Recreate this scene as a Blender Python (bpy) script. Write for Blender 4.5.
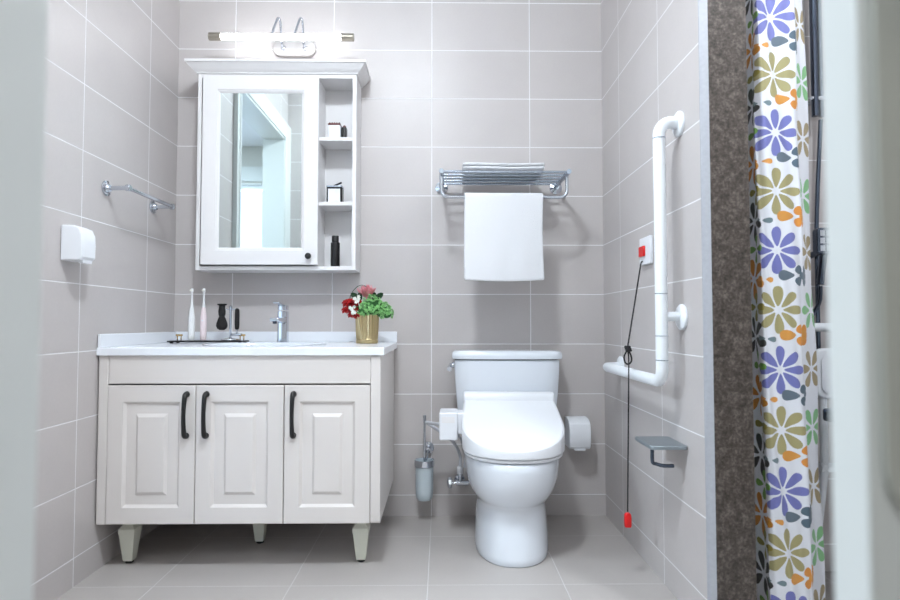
import bpy, bmesh, math, random
from mathutils import Vector, Matrix
random.seed(7)
PI = math.pi
scene = bpy.context.scene
for o in list(bpy.data.objects): bpy.data.objects.remove(o)
C = scene.collection

# ------------------------------------------------------------------ camera
D, H = 2.9066, 0.9218
XL, XR = -1.236, 0.8366          # left wall, right (partition) wall
TW, TH, D1, Z0 = .48, .24, .2781, .0992   # tile width, height, first side joint, first row
CEIL = 2.88
yaw, pitch = .0137, .0377
cam_data = bpy.data.cameras.new('camera')
cam = bpy.data.objects.new('camera', cam_data); C.objects.link(cam)
fwd = Vector((math.sin(yaw)*math.cos(pitch), math.cos(yaw)*math.cos(pitch), math.sin(pitch)))
rgt = Vector((math.cos(yaw), -math.sin(yaw), 0)); up = rgt.cross(fwd)
cam.matrix_world = Matrix(((rgt.x, up.x, -fwd.x, .0492), (rgt.y, up.y, -fwd.y, -D), (rgt.z, up.z, -fwd.z, H), (0, 0, 0, 1)))
cam_data.sensor_width = 36; cam_data.lens = 600.84/900*36
cam_data.clip_start = .02
cam_data.dof.use_dof = True; cam_data.dof.focus_distance = 2.6; cam_data.dof.aperture_fstop = 2.6
scene.camera = cam

# ------------------------------------------------------------------ world, exposure, lights
w = bpy.data.worlds.new('world'); scene.world = w; w.use_nodes = True
w.node_tree.nodes['Background'].inputs[0].default_value = (.72, .84, 1, 1)
w.node_tree.nodes['Background'].inputs[1].default_value = 6.0
scene.view_settings.view_transform = 'Standard'; scene.view_settings.look = 'None'
scene.view_settings.gamma = 1; scene.view_settings.use_curve_mapping = False
scene.view_settings.exposure = 0.0
def area(name, loc, size, power, col, rot=(0, 0, 0), shape='DISK', size_y=None, spread=180):
    l = bpy.data.lights.new(name, 'AREA'); l.shape = shape; l.size = size
    if size_y: l.size_y = size_y
    l.energy = power; l.color = col; l.spread = math.radians(spread)
    o = bpy.data.objects.new(name, l); C.objects.link(o); o.location = loc; o.rotation_euler = rot
    return o
area('shower_fill', (1.35, -1.9, CEIL-.022), .17, 22, (.86, .93, 1))  # added fill light in front of the shower, source not seen
area('hall_fill', (.2, -3.5, CEIL-.045), .5, 24, (.92, .96, 1))  # added fill behind the camera, brightens the door leaf and jamb
area('side_room_fill', (-2.6, -1.8, 2.60), .4, 95, (.74, .87, 1))  # added light, brightens the adjoining room in the mirror

# ------------------------------------------------------------------ helpers
def lin(c):
    c = c/255 if c > 1 else c
    return c/12.92 if c <= .04045 else ((c+.055)/1.055)**2.4
def rgb(r, g, b): return (lin(float(r)), lin(float(g)), lin(float(b)), 1)
def mat(name, col, rough=.5, metal=0, var=0, scale=20, bump=0, coat=0, trans=0, emit=None, estr=0, sub=0, alpha=1):
    m = bpy.data.materials.new(name); m.use_nodes = True
    nt = m.node_tree; b = nt.nodes['Principled BSDF']
    b.inputs['Base Color'].default_value = col; b.inputs['Roughness'].default_value = rough
    b.inputs['Metallic'].default_value = metal; b.inputs['Coat Weight'].default_value = coat
    b.inputs['Transmission Weight'].default_value = trans
    if emit: b.inputs['Emission Color'].default_value = emit; b.inputs['Emission Strength'].default_value = estr
    if var or bump:
        g = nt.nodes.new('ShaderNodeNewGeometry'); n = nt.nodes.new('ShaderNodeTexNoise')
        n.inputs['Scale'].default_value = scale; n.inputs['Detail'].default_value = 4
        nt.links.new(g.outputs['Position'], n.inputs['Vector'])
        if var:
            mx = nt.nodes.new('ShaderNodeMix'); mx.data_type = 'RGBA'
            mx.inputs[6].default_value = tuple(c*(1-var) for c in col[:3])+(1,)
            mx.inputs[7].default_value = tuple(min(1, c*(1+var)) for c in col[:3])+(1,)
            nt.links.new(n.outputs['Fac'], mx.inputs[0]); nt.links.new(mx.outputs[2], b.inputs['Base Color'])
        if bump:
            bp = nt.nodes.new('ShaderNodeBump'); bp.inputs['Strength'].default_value = bump; bp.inputs['Distance'].default_value = .004
            nt.links.new(n.outputs['Fac'], bp.inputs['Height']); nt.links.new(bp.outputs['Normal'], b.inputs['Normal'])
    return m

def nm(nt, op, a, b=None, c=None):
    n = nt.nodes.new('ShaderNodeMath'); n.operation = op
    for i, v in enumerate((a, b, c)):
        if v is None: continue
        if isinstance(v, (int, float)): n.inputs[i].default_value = v
        else: nt.links.new(v, n.inputs[i])
    return n.outputs[0]

def tile_mat(name, base, grout, aw, ah, rough, var=.05, floor=False):
    """tiles laid out in world space; the face normal chooses which axis runs along the wall"""
    m = bpy.data.materials.new(name); m.use_nodes = True; nt = m.node_tree
    b = nt.nodes['Principled BSDF']
    g = nt.nodes.new('ShaderNodeNewGeometry')
    s = nt.nodes.new('ShaderNodeSeparateXYZ'); nt.links.new(g.outputs['Position'], s.inputs[0])
    sn = nt.nodes.new('ShaderNodeSeparateXYZ'); nt.links.new(g.outputs['True Normal'], sn.inputs[0])
    x, y, z = s.outputs
    yy = nm(nt, 'ADD', y, D1)
    if floor: a, c = nm(nt, 'DIVIDE', x, aw), nm(nt, 'DIVIDE', yy, ah)
    else:
        side = nm(nt, 'GREATER_THAN', nm(nt, 'ABSOLUTE', sn.outputs[0]), .5)
        aa = nm(nt, 'ADD', nm(nt, 'MULTIPLY', x, nm(nt, 'SUBTRACT', 1, side)), nm(nt, 'MULTIPLY', yy, side))
        a, c = nm(nt, 'DIVIDE', aa, aw), nm(nt, 'DIVIDE', nm(nt, 'SUBTRACT', z, Z0), ah)
    def edge(v, size):   # distance in metres to nearest joint
        return nm(nt, 'MULTIPLY', nm(nt, 'SUBTRACT', .5, nm(nt, 'ABSOLUTE', nm(nt, 'SUBTRACT', nm(nt, 'FRACT', v), .5))), size)
    d = nm(nt, 'MINIMUM', edge(a, aw), edge(c, ah))
    mr = nt.nodes.new('ShaderNodeMapRange'); nt.links.new(d, mr.inputs[0])
    mr.inputs[1].default_value = .0012; mr.inputs[2].default_value = .0026; mr.inputs[3].default_value = 1; mr.inputs[4].default_value = 0
    gm = mr.outputs[0]
    cv = nt.nodes.new('ShaderNodeCombineXYZ'); nt.links.new(nm(nt, 'FLOOR', a), cv.inputs[0]); nt.links.new(nm(nt, 'FLOOR', c), cv.inputs[1])
    wn = nt.nodes.new('ShaderNodeTexWhiteNoise'); nt.links.new(cv.outputs[0], wn.inputs[0])
    n1 = nt.nodes.new('ShaderNodeTexNoise'); n1.inputs['Scale'].default_value = 5; n1.inputs['Detail'].default_value = 5
    nt.links.new(g.outputs['Position'], n1.inputs['Vector'])
    n2 = nt.nodes.new('ShaderNodeTexNoise'); n2.inputs['Scale'].default_value = 120; n2.inputs['Detail'].default_value = 3
    nt.links.new(g.outputs['Position'], n2.inputs['Vector'])
    f = nm(nt, 'ADD', nm(nt, 'MULTIPLY', nm(nt, 'SUBTRACT', wn.outputs[0], .5), .5*var),
           nm(nt, 'ADD', nm(nt, 'MULTIPLY', nm(nt, 'SUBTRACT', n1.outputs[0], .5), 2.4*var), nm(nt, 'MULTIPLY', nm(nt, 'SUBTRACT', n2.outputs[0], .5), 1.5*var)))
    sc = nt.nodes.new('ShaderNodeVectorMath'); sc.operation = 'SCALE'; sc.inputs[0].default_value = base[:3]
    nt.links.new(nm(nt, 'ADD', 1, f), sc.inputs['Scale'])
    mx = nt.nodes.new('ShaderNodeMix'); mx.data_type = 'RGBA'
    nt.links.new(gm, mx.inputs[0]); nt.links.new(sc.outputs[0], mx.inputs[6]); mx.inputs[7].default_value = grout
    nt.links.new(mx.outputs[2], b.inputs['Base Color'])
    nt.links.new(nm(nt, 'ADD', rough, nm(nt, 'MULTIPLY', gm, .3)), b.inputs['Roughness'])
    bp = nt.nodes.new('ShaderNodeBump'); bp.inputs['Strength'].default_value = .5; bp.inputs['Distance'].default_value = .0015
    nt.links.new(nm(nt, 'ADD', nm(nt, 'SUBTRACT', 1, gm), nm(nt, 'MULTIPLY', n2.outputs[0], .10)), bp.inputs['Height']); nt.links.new(bp.outputs[0], b.inputs['Normal'])
    return m

class MB:
    def __init__(s): s.v = []; s.f = []
    def add(s, vs, fs):
        n = len(s.v); s.v += [tuple(v) for v in vs]; s.f += [tuple(i+n for i in f) for f in fs]; return s
    def box(s, x0, x1, y0, y1, z0, z1):
        x0, x1 = sorted((x0, x1)); y0, y1 = sorted((y0, y1)); z0, z1 = sorted((z0, z1))
        return s.add([(x0,y0,z0),(x1,y0,z0),(x1,y1,z0),(x0,y1,z0),(x0,y0,z1),(x1,y0,z1),(x1,y1,z1),(x0,y1,z1)],
                     [(0,3,2,1),(4,5,6,7),(0,1,5,4),(1,2,6,5),(2,3,7,6),(3,0,4,7)])
    def loft(s, rings, cap0=True, cap1=True, closed=True):
        n = len(rings[0]); vs = [p for r in rings for p in r]; fs = []
        for i in range(len(rings)-1):
            for j in range(n if closed else n-1):
                k = (j+1) % n; fs.append((i*n+j, i*n+k, (i+1)*n+k, (i+1)*n+j))
        if cap0: fs.append(tuple(reversed(range(n))))
        if cap1: fs.append(tuple(range((len(rings)-1)*n, len(rings)*n)))
        return s.add(vs, fs)
    def lathe(s, prof, c=(0, 0, 0), axis='z', n=28, cap=True):
        rings = []
        for r, h in prof:
            ring = []
            for i in range(n):
                a = 2*PI*i/n; p, q = r*math.cos(a), r*math.sin(a)
                ring.append({'z': (c[0]+p, c[1]+q, c[2]+h), 'x': (c[0]+h, c[1]+p, c[2]+q), 'y': (c[0]+q, c[1]+h, c[2]+p)}[axis])
            rings.append(ring)
        return s.loft(rings, cap, cap)
    def tube(s, pts, r, n=12, smooth=0, cap=True, flat=1):
        P = [Vector(p) for p in pts]
        if smooth: P = catmull(P, smooth)
        R = r if callable(r) else (lambda t: r)
        rings = []; t0 = (P[1]-P[0]).normalized()
        ref = Vector((0, 0, 1)) if abs(t0.z) < .9 else Vector((1, 0, 0))
        a = t0.cross(ref).normalized()
        for i, p in enumerate(P):
            t = (P[min(i+1, len(P)-1)]-P[max(i-1, 0)]).normalized()
            a = (a-t*a.dot(t)).normalized(); b = t.cross(a); rr = R(i/(len(P)-1))
            rings.append([p+a*math.cos(2*PI*k/n)*rr+b*math.sin(2*PI*k/n)*rr*flat for k in range(n)])
        return s.loft(rings, cap, cap)
    def prism(s, pts, fn, h0, h1):
        """outline pts (2D) extruded; fn(u, v, h) -> xyz"""
        return s.loft([[fn(u, v, h) for u, v in pts] for h in (h0, h1)])
    def build(s, name, m, parent=None, bevel=0, seg=2, angle=35, sub=0, solid=0, uv=None):
        me = bpy.data.meshes.new(name); me.from_pydata(s.v, [], s.f); me.update()
        bm = bmesh.new(); bm.from_mesh(me); 
        if uv is None: bmesh.ops.recalc_face_normals(bm, faces=bm.faces)
        for f in bm.faces: f.smooth = True
        for e in bm.edges:
            if len(e.link_faces) == 2 and e.calc_face_angle(0) > math.radians(angle): e.smooth = False
        if uv is not None:
            lay = bm.loops.layers.uv.new('UVMap'); bm.verts.index_update()
            for f in bm.faces:
                for l in f.loops: l[lay].uv = uv[l.vert.index]
        bm.to_mesh(me); bm.free()
        o = bpy.data.objects.new(name, me); C.objects.link(o); me.materials.append(m)
        if parent: o.parent = parent
        if bevel:
            b = o.modifiers.new('b', 'BEVEL'); b.width = bevel; b.segments = seg; b.limit_method = 'ANGLE'; b.angle_limit = math.radians(40); b.harden_normals = False
        if solid:
            b = o.modifiers.new('s', 'SOLIDIFY'); b.thickness = solid; b.offset = 0
        if sub:
            b = o.modifiers.new('s', 'SUBSURF'); b.levels = sub; b.render_levels = sub
        return o
def catmull(P, k):
    out = []
    for i in range(len(P)-1):
        p0, p1, p2, p3 = P[max(i-1, 0)], P[i], P[i+1], P[min(i+2, len(P)-1)]
        for j in range(k):
            t = j/k
            out.append(.5*((2*p1)+(p2-p0)*t+(2*p0-5*p1+4*p2-p3)*t*t+(3*p1-p0-3*p2+p3)*t**3))
    return out+[P[-1]]
def rrect(x0, x1, y0, y1, r, n=6):
    pts = []
    for cx, cy, a0 in ((x1-r, y1-r, 0), (x0+r, y1-r, 90), (x0+r, y0+r, 180), (x1-r, y0+r, 270)):
        for i in range(n+1):
            a = math.radians(a0+90*i/n); pts.append((cx+r*math.cos(a), cy+r*math.sin(a)))
    return pts
def arc(c, r, a0, a1, n, fn):
    return [fn(c[0]+r*math.cos(math.radians(a0+(a1-a0)*i/n)), c[1]+r*math.sin(math.radians(a0+(a1-a0)*i/n))) for i in range(n+1)]
def tag(o, label, cat, group=None, kind=None):
    o['label'] = label; o['category'] = cat
    if group: o['group'] = group
    if kind: o['kind'] = kind
    return o
def thing(name, loc, label, cat, group=None, rz=0):
    o = bpy.data.objects.new(name, None); C.objects.link(o); o.location = loc; o.rotation_euler = (0, 0, rz); o.empty_display_size = .05
    return tag(o, label, cat, group)
def struct(name, mb, m, parent=None, bevel=0):
    o = mb.build(name, m, parent, bevel)
    if not parent: o['kind'] = 'structure'
    return o
def under(o, parent):   # parent keeping world placement (parents here are translated / rotated empties)
    o.parent = parent; bpy.context.view_layer.update(); o.matrix_parent_inverse = parent.matrix_world.inverted(); return o

# ------------------------------------------------------------------ materials
M = {}
M['walltile'] = tile_mat('wall tile', rgb(194, 188, 186), rgb(238, 237, 238), TW, TH, .40)
M['floortile'] = tile_mat('floor tile', rgb(180, 174, 170), rgb(205, 202, 200), TW, TW, .42, .05, True)
M['ceiling'] = mat('white ceiling paint', rgb(236, 238, 240), .8, var=.01)
M['paint'] = mat('cream wall paint', rgb(214, 214, 208), .7, var=.02)
M['cab'] = mat('cream lacquer', rgb(218, 212, 208), .34, var=.008)
M['cabw'] = mat('white lacquer', rgb(232, 230, 230), .34, var=.008)
M['stone'] = mat('white quartz', rgb(236, 239, 244), .18, var=.01)
M['ceramic'] = mat('white glazed ceramic', rgb(226, 231, 238), .09, coat=.5, var=.004)
M['plastic'] = mat('white plastic', rgb(232, 234, 238), .3, var=.004)
M['nylon'] = mat('white ribbed nylon', rgb(236, 240, 244), .38, var=.005)
M['chrome'] = mat('chrome', rgb(205, 210, 218), .1, 1, var=.01)
M['steel'] = mat('brushed steel', rgb(176, 186, 198), .25, 1, var=.03, scale=80)
M['dkchrome'] = mat('dark chrome', rgb(88, 96, 110), .16, 1, var=.02)
M['bronze'] = mat('brushed nickel', rgb(176, 170, 158), .3, 1, var=.02)
M['nickel'] = mat('light brushed nickel', rgb(196, 192, 190), .35, .8, var=.02)
M['black'] = mat('black satin metal', rgb(9, 8, 9), .45, var=.03)
M['rubber'] = mat('black rubber', rgb(14, 14, 14), .7, var=.03)
M['casing'] = mat('white door paint', rgb(216, 220, 218), .42, var=.008)
M['towel'] = mat('white terry', rgb(238, 239, 242), .95, var=.01, scale=400, bump=1.0)
M['red'] = mat('red plastic', rgb(214, 18, 20), .3, var=.02)
M['gold'] = mat('brass', rgb(196, 164, 108), .22, 1, var=.04)
M['frost'] = mat('frosted glass', rgb(214, 226, 232), .35, trans=.15, var=.01)
M['glass'] = mat('clear glass', rgb(240, 245, 245), .02, trans=1)
M['green'] = mat('green petals', rgb(140, 196, 124), .6, var=.45, scale=60)
M['midgreen'] = mat('gap shade green', rgb(58, 112, 56), .7, var=.3, scale=60)  # dark tone standing for shade between the petals
M['leaf'] = mat('dark green leaf', rgb(34, 66, 38), .5, var=.2, scale=60)
M['rose'] = mat('red petals', rgb(190, 28, 32), .55, var=.25, scale=80)
M['protea'] = mat('pink petals', rgb(236, 150, 158), .6, var=.25, scale=90)
M['white_fl'] = mat('white petals', rgb(240, 240, 232), .6, var=.05)
M['granite'] = None
# mirror
m = bpy.data.materials.new('mirror glass'); m.use_nodes = True; b = m.node_tree.nodes['Principled BSDF']
b.inputs['Base Color'].default_value = rgb(222, 232, 232); b.inputs['Metallic'].default_value = 1; b.inputs['Roughness'].default_value = .015; M['mirror'] = m
# granite
m = bpy.data.materials.new('brown granite'); m.use_nodes = True; nt = m.node_tree; b = nt.nodes['Principled BSDF']; b.inputs['Roughness'].default_value = .3
g = nt.nodes.new('ShaderNodeNewGeometry')
n1 = nt.nodes.new('ShaderNodeTexNoise'); n1.inputs['Scale'].default_value = 110; n1.inputs['Detail'].default_value = 6; n1.inputs['Roughness'].default_value = .65
n2 = nt.nodes.new('ShaderNodeTexNoise'); n2.inputs['Scale'].default_value = 42; n2.inputs['Detail'].default_value = 5
v1 = nt.nodes.new('ShaderNodeTexVoronoi'); v1.inputs['Scale'].default_value = 60
for n in (n1, n2, v1): nt.links.new(g.outputs['Position'], n.inputs['Vector'])
r1 = nt.nodes.new('ShaderNodeValToRGB'); e = r1.color_ramp
e.elements[0].position = .36; e.elements[0].color = rgb(44, 38, 34); e.elements[1].position = .66; e.elements[1].color = rgb(118, 109, 102)
k = e.elements.new(.5); k.color = rgb(76, 68, 62)
nt.links.new(nm(nt, 'ADD', nm(nt, 'MULTIPLY', n1.outputs[0], .6), nm(nt, 'MULTIPLY', n2.outputs[0], .4)), r1.inputs[0])
spk = nm(nt, 'LESS_THAN', v1.outputs[0], .14)
mx = nt.nodes.new('ShaderNodeMix'); mx.data_type = 'RGBA'; nt.links.new(nm(nt, 'MULTIPLY', spk, .6), mx.inputs[0]); nt.links.new(r1.outputs[0], mx.inputs[6]); mx.inputs[7].default_value = rgb(40, 34, 32)
nt.links.new(mx.outputs[2], b.inputs['Base Color']); M['granite'] = m

# ------------------------------------------------------------------ the room
XS, YF = 1.95, -2.42            # far right wall, front wall inner face
DY0, DY1, DZ = -1.233, -2.31, 2.43   # doorway in the left wall
struct('floor', MB().box(XL-.9, XS+.2, -4.2, .15, -.1, 0), M['floortile'])
struct('ceiling', MB().box(XL-.17, XS+.2, -4.2, .15, CEIL, CEIL+.1), M['ceiling'])
struct('wall_back', MB().box(XL-.17, XS+.2, 0, .15, 0, CEIL), M['walltile'])
mb = MB().box(XL-.17, XL, DY0, 0, 0, CEIL).box(XL-.17, XL, DY1, DY0, DZ, CEIL).box(XL-.17, XL, -4.2, DY1, 0, CEIL)
struct('wall_left', mb, M['walltile'])
struct('wall_right', MB().box(XS, XS+.2, -4.2, 0, 0, CEIL), M['walltile'])
struct('wall_partition', MB().box(XR, .972, -1.108, 0, 0, CEIL), M['walltile'])
struct('wall_shower', MB().box(.972, XS, -.66, 0, 0, CEIL), M['walltile'])
struct('wall_front', MB().box(XL, -.303, YF-.12, YF, 0, CEIL).box(1.16, XS, YF-.12, YF, 0, CEIL).box(-.303, 1.16, YF-.12, YF, 2.25, CEIL), M['walltile'])
struct('wall_hall', MB().box(XL, XS, -4.2, -4.1, 0, CEIL), M['paint'])
# door casings
struct('trim_1', MB().box(-.303, -.278, YF-.135, YF+.010, 0, 2.25), M['casing'], bevel=.003)
mb = MB()
prof = [(0, 0), (0, .012), (.012, .018), (.03, .018), (.036, .012), (.07, .012), (.1, .024), (.125, .026), (.125, 0)]
rings = []
for (y, z, sy, sz) in ((DY0, 0, 1, 0), (DY0, DZ, 1, 1), (DY1, DZ, -1, 1), (DY1, 0, -1, 0)):
    rings.append([(XL+h, y+sy*i*.88, z+sz*i*.88) for i, h in prof])
mb.loft(rings, True, True)
mb.box(XL-.17, XL+.004, DY0-.016, DY0, 0, DZ).box(XL-.17, XL+.004, DY1, DY1+.016, 0, DZ).box(XL-.17, XL+.004, DY1, DY0, DZ-.016, DZ)
struct('trim_2', mb, M['casing'])
# granite lining on the end of the partition
mb = MB().box(.856, .974, -1.126, -1.108, 0, CEIL)
struct('trim_3', mb, M['granite'], bevel=.001)
M['edge'] = mat('polished stone edge', rgb(168, 170, 176), .3, var=.12, scale=90)
mb = MB().add([(XR-.002, -1.108, 0), (XR-.002, -1.114, 0), (.856, -1.1262, 0), (.856, -1.108, 0), (XR-.002, -1.108, CEIL), (XR-.002, -1.114, CEIL), (.856, -1.1262, CEIL), (.856, -1.108, CEIL)],
              [(0, 3, 2, 1), (4, 5, 6, 7), (0, 1, 5, 4), (1, 2, 6, 5), (2, 3, 7, 6), (3, 0, 4, 7)])
struct('trim_4', mb, M['edge'])
# adjoining room seen through the doorway in the mirror
struct('wall_side_room', MB().box(-4.2, XL-.17, -3.4, -3.2, 2.26, 2.62).box(-4.2, -3.1, -3.4, -3.2, 0, 2.26).box(-4.3, -4.2, -3.4, 0, 0, 2.62)
       .box(-4.2, XL-.17, 0, .1, 0, 2.62).box(-3.1, XL-.17, -3.4, -3.2, 0, .4), M['paint'])
struct('floor_side_room', MB().box(-4.2, XL-.9, -3.4, .1, -.1, 0), M['floortile'])
struct('ceiling_side_room', MB().box(-4.3, XL-.17, -3.4, .1, 2.62, 2.72), M['ceiling'])
mb = MB().box(-3.1, XL-.18, -3.3, -3.26, 2.22, 2.26).box(-3.1, XL-.18, -3.3, -3.26, .4, .46).box(-2.3, -2.25, -3.3, -3.26, .46, 2.22)
win = struct('window_1', mb, M['casing'])
tag(MB().box(-3.08, XL-.19, -3.195, -3.185, .42, 2.18).build('roller_blind', mat('sheer blind', rgb(232, 240, 250), .8, trans=.6)),
    'sheer white blind over the window of the adjoining room, seen in the mirror', 'blind')
struct('trim_5', MB().box(-4.2, XL-.17, -3.2, -3.15, 2.28, 2.41), M['casing'])

# door leaf sliding out of the front wall, close to the camera
door = MB().box(.338, 1.14, -2.4996, -2.4596, .008, 2.22)
door = struct('door_1', door, M['casing'], bevel=.002)
M['plate'] = mat('satin nickel plate', rgb(188, 190, 182), .5, .2, var=.02)
MB().prism(rrect(.347, .436, .783, 1.27, .044, 10), lambda u, v, h: (u, h, v), -2.505, -2.4996).build('handle_plate', M['plate'], door, .001)
k = MB().lathe([(.011, 0), (.011, -.02), (.02, -.024), (.0245, -.034), (.022, -.046), (.012, -.05)], (.391, -2.505, 1.15), 'y').build('door_knob', M['dkchrome'], door)

# ceiling fittings
t = thing('dome_lamp', (-.22, -1.86, CEIL), 'round frosted ceiling dome lamp over the middle of the bathroom', 'light')
MB().lathe([(.165, -.001), (.165, -.022), (.150, -.026)], (0, 0, 0), n=40).build('base_ring', M['chrome'], t)
MB().lathe([(.145, -.0265)]+[(.145*math.cos(a), -.0265-.10*math.sin(a)) for a in [PI/2*i/8 for i in range(1, 8)]]+[(.004, -.1265)], n=40).build('dome', mat('lit frosted dome', rgb(255, 255, 255), .4, emit=(.84, .925, 1, 1), estr=200), t)
for nme, x, y, r, lab in (  # unseen fixtures added to go with the two fill lights
                          ('shower_fill_fixture', 1.35, -1.9, .105, 'round ceiling fixture added for the fill light in front of the shower'),
                          ('hall_fill_fixture', .2, -3.5, .27, 'large round fixture added for the fill light in the hall outside the bathroom')):
    t = thing(nme, (x, y, CEIL), lab, 'light')
    MB().lathe([(r, 0), (r, -.012), (r-.014, -.016), (r-.014, -.004), (.0, -.004)], (0, 0, 0)).build('trim_ring', M['chrome'], t)

# ------------------------------------------------------------------ vanity
CZ = .829; YV = -.643
van = thing('vanity_cabinet', (-.7, -.32, 0), 'cream bathroom vanity cabinet with three raised-panel doors on tapered feet', 'cabinet')
def V(o): return under(o, van)
x0, x1, zb = XL+.006, -.180, .174
mb = MB().box(x0, x0+.036, YV+.003, -.004, zb, .799)
V(mb.build('side_panel', M['cab'], bevel=.004, seg=3))
mb = MB().prism(rrect(YV+.003, -.004, zb, .799, .012, 4), lambda u, v, h: (h, u, v), -.217, x1)
V(mb.build('side_panel', M['cab'], bevel=.003, seg=3))
V(MB().box(x0+.036, -.217, YV+.02, -.006, zb+.002, zb+.02).build('bottom_panel', M['cab']))
V(MB().box(x0+.036, -.217, -.022, -.006, zb+.02, .799).build('back_panel', M['cab']))
V(MB().box(-1.192, -.2175, YV+.004, YV+.024, .694, .799).build('front_rail', M['cab'], bevel=.0015))
def door_mesh(w, h):
    """raised panel door, local origin lower left, front at y=0, thickness .02"""
    mb = MB(); T = .02
    def ring(i, j, d): return [(i, d, j), (w-i, d, j), (w-i, d, h-j), (i, d, h-j)]
    R = [ring(0, 0, T), ring(0, 0, .002), ring(.002, .002, 0), ring(.056, .060, 0), ring(.066, .070, .010), ring(.099, .101, .0065), ring(.103, .105, .007), ring(.113, .118, -.001)]
    return mb.loft(R, True, True)
doorx = ((-1.1915, -.8685, 'r'), (-.8655, -.541, 'l'), (-.5375, -.2185, 'l'))
for i, (a, b_, hs) in enumerate(doorx):
    d = door_mesh(b_-a, .688-.177).build('door', M['cab'], angle=20)
    d.location = (a, YV, .177); V(d)
    hx = -.899 if i == 0 else (-.826 if i == 1 else -.503)
    pts = [(hx, YV-.001, .500), (hx, YV-.020, .506), (hx, YV-.028, .535), (hx, YV-.031, .579), (hx, YV-.028, .623), (hx, YV-.020, .652), (hx, YV-.001, .658)]
    hm = MB().tube(pts, lambda t: .0086+.001*math.cos(2*PI*t), 12, 5)
    for zz in (.503, .655): hm.lathe([(.010, 0), (.0115, -.003), (.0115, -.008), (.009, -.016)], (hx, YV, zz), 'y', 16)
    h = hm.build('handle', M['black']); under(h, d)
def foot(x, y, s=1.0):
    mb = MB(); rings = []
    for hw, z in ((.017, .010), (.0185, .016), (.029, .112), (.031, .12), (.031, .134), (.020, .146), (.020, .173)):
        rings.append([(x-hw*s, y-hw*s, z), (x+hw*s, y-hw*s, z), (x+hw*s, y+hw*s, z), (x-hw*s, y+hw*s, z)])
    o = mb.loft(rings).build('leg', M['leg'], bevel=.0015); V(o)
    p = MB().lathe([(.013, 0), (.015, .002), (.015, .007), (.008, .011)], (x, y, 0), n=16).build('foot_pad', M['rubber']); under(p, o)
M['leg'] = mat('cream painted wood', rgb(214, 214, 200), .4, var=.02)
foot(-1.152, -.54); foot(-.262, -.54); foot(-.712, -.34, .95)
# countertop with oval basin
ct = thing('countertop', (-.7, -.32, CZ), 'white quartz vanity countertop with an upstand and integrated oval basin', 'countertop')
bx, by, ra, rb = -.69, -.378, .25, .165
X0, X1, Y0, Y1 = XL+.002, -.166, -.650, -.002
mb = MB(); NS = 64
def rect_pt(a):
    dx, dy = math.cos(a), math.sin(a); t = 1e9
    if dx > 1e-9: t = min(t, (X1-bx)/dx)
    if dx < -1e-9: t = min(t, (X0-bx)/dx)
    if dy > 1e-9: t = min(t, (Y1-by)/dy)
    if dy < -1e-9: t = min(t, (Y0-by)/dy)
    return (bx+dx*t, by+dy*t)
angs = sorted([2*PI*i/NS for i in range(NS)]+[math.atan2(y-by, x-bx) % (2*PI) for x in (X0, X1) for y in (Y0, Y1)])
el = lambda a, s=1, z=CZ: (bx+ra*s*math.cos(a), by+rb*s*math.sin(a), z)
outer = [rect_pt(a) for a in angs]
rings = [[el(a, 1, CZ-.029) for a in angs], [(x, y, CZ-.029) for x, y in outer], [(x, y, CZ-.003) for x, y in outer],
         [(x+(.003 if x < bx else -.003), y+(.003 if y < by else -.003), CZ) for x, y in outer], [el(a, 1, CZ) for a in angs]]
o = mb.loft(rings, False, False).build('counter_slab', M['stone'], angle=30); under(o, ct)
mb = MB(); rings = [[el(a, s, CZ+dz) for a in angs] for s, dz in ((1.0, -.002), (1.02, .003), (.985, .005), (.96, 0), (.93, -.03), (.85, -.08), (.6, -.12), (.25, -.132), (.08, -.134))]
o = mb.loft(rings, False, True).build('basin', M['ceramic'], angle=60); under(o, ct)
o = MB().lathe([(.028, 0), (.026, .003), (.01, .004)], (bx, by, CZ-.134), n=20).build('drain', M['chrome']); under(o, ct)
o = MB().box(X0+.012, X1, -.014, -.002, CZ, .879).build('upstand', M['stone'], bevel=.002); under(o, ct)
o = MB().box(X0, X0+.012, Y0+.005, -.002, CZ, .879).build('upstand', M['stone'], bevel=.002); under(o, ct)

# faucet
fa = thing('faucet', (-.682, -.125, CZ), 'square chrome basin faucet behind the oval basin', 'faucet')
o = MB().prism(rrect(-.022, .022, -.022, .022, .005, 3), lambda u, v, h: (u, v, h), 0, .145).build('body', M['chrome'], fa, .001)
mb = MB(); mb.loft([[(-.02, y, z+t) for t in (0,)]+[(.02, y, z), (.02, y, z+h), (-.02, y, z+h)] for y, z, h in ((-.018, .090, .03), (-.085, .094, .021), (-.15, .099, .014))])
mb.build('spout', M['chrome'], fa, .003)
MB().lathe([(.009, 0), (.009, .012)], (0, -.138, .088), n=16).build('aerator', M['dkchrome'], fa)
mb = MB().prism(rrect(-.021, .021, -.021, .022, .005, 3), lambda u, v, h: (u, v, h), .150, .172)
mb.loft([[(-.014, y, z), (.014, y, z), (.014, y, z+.006), (-.014, y, z+.006)] for y, z in ((-.01, .166), (-.06, .172), (-.12, .178))])
mb.build('lever', M['chrome'], fa, .0015)

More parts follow.
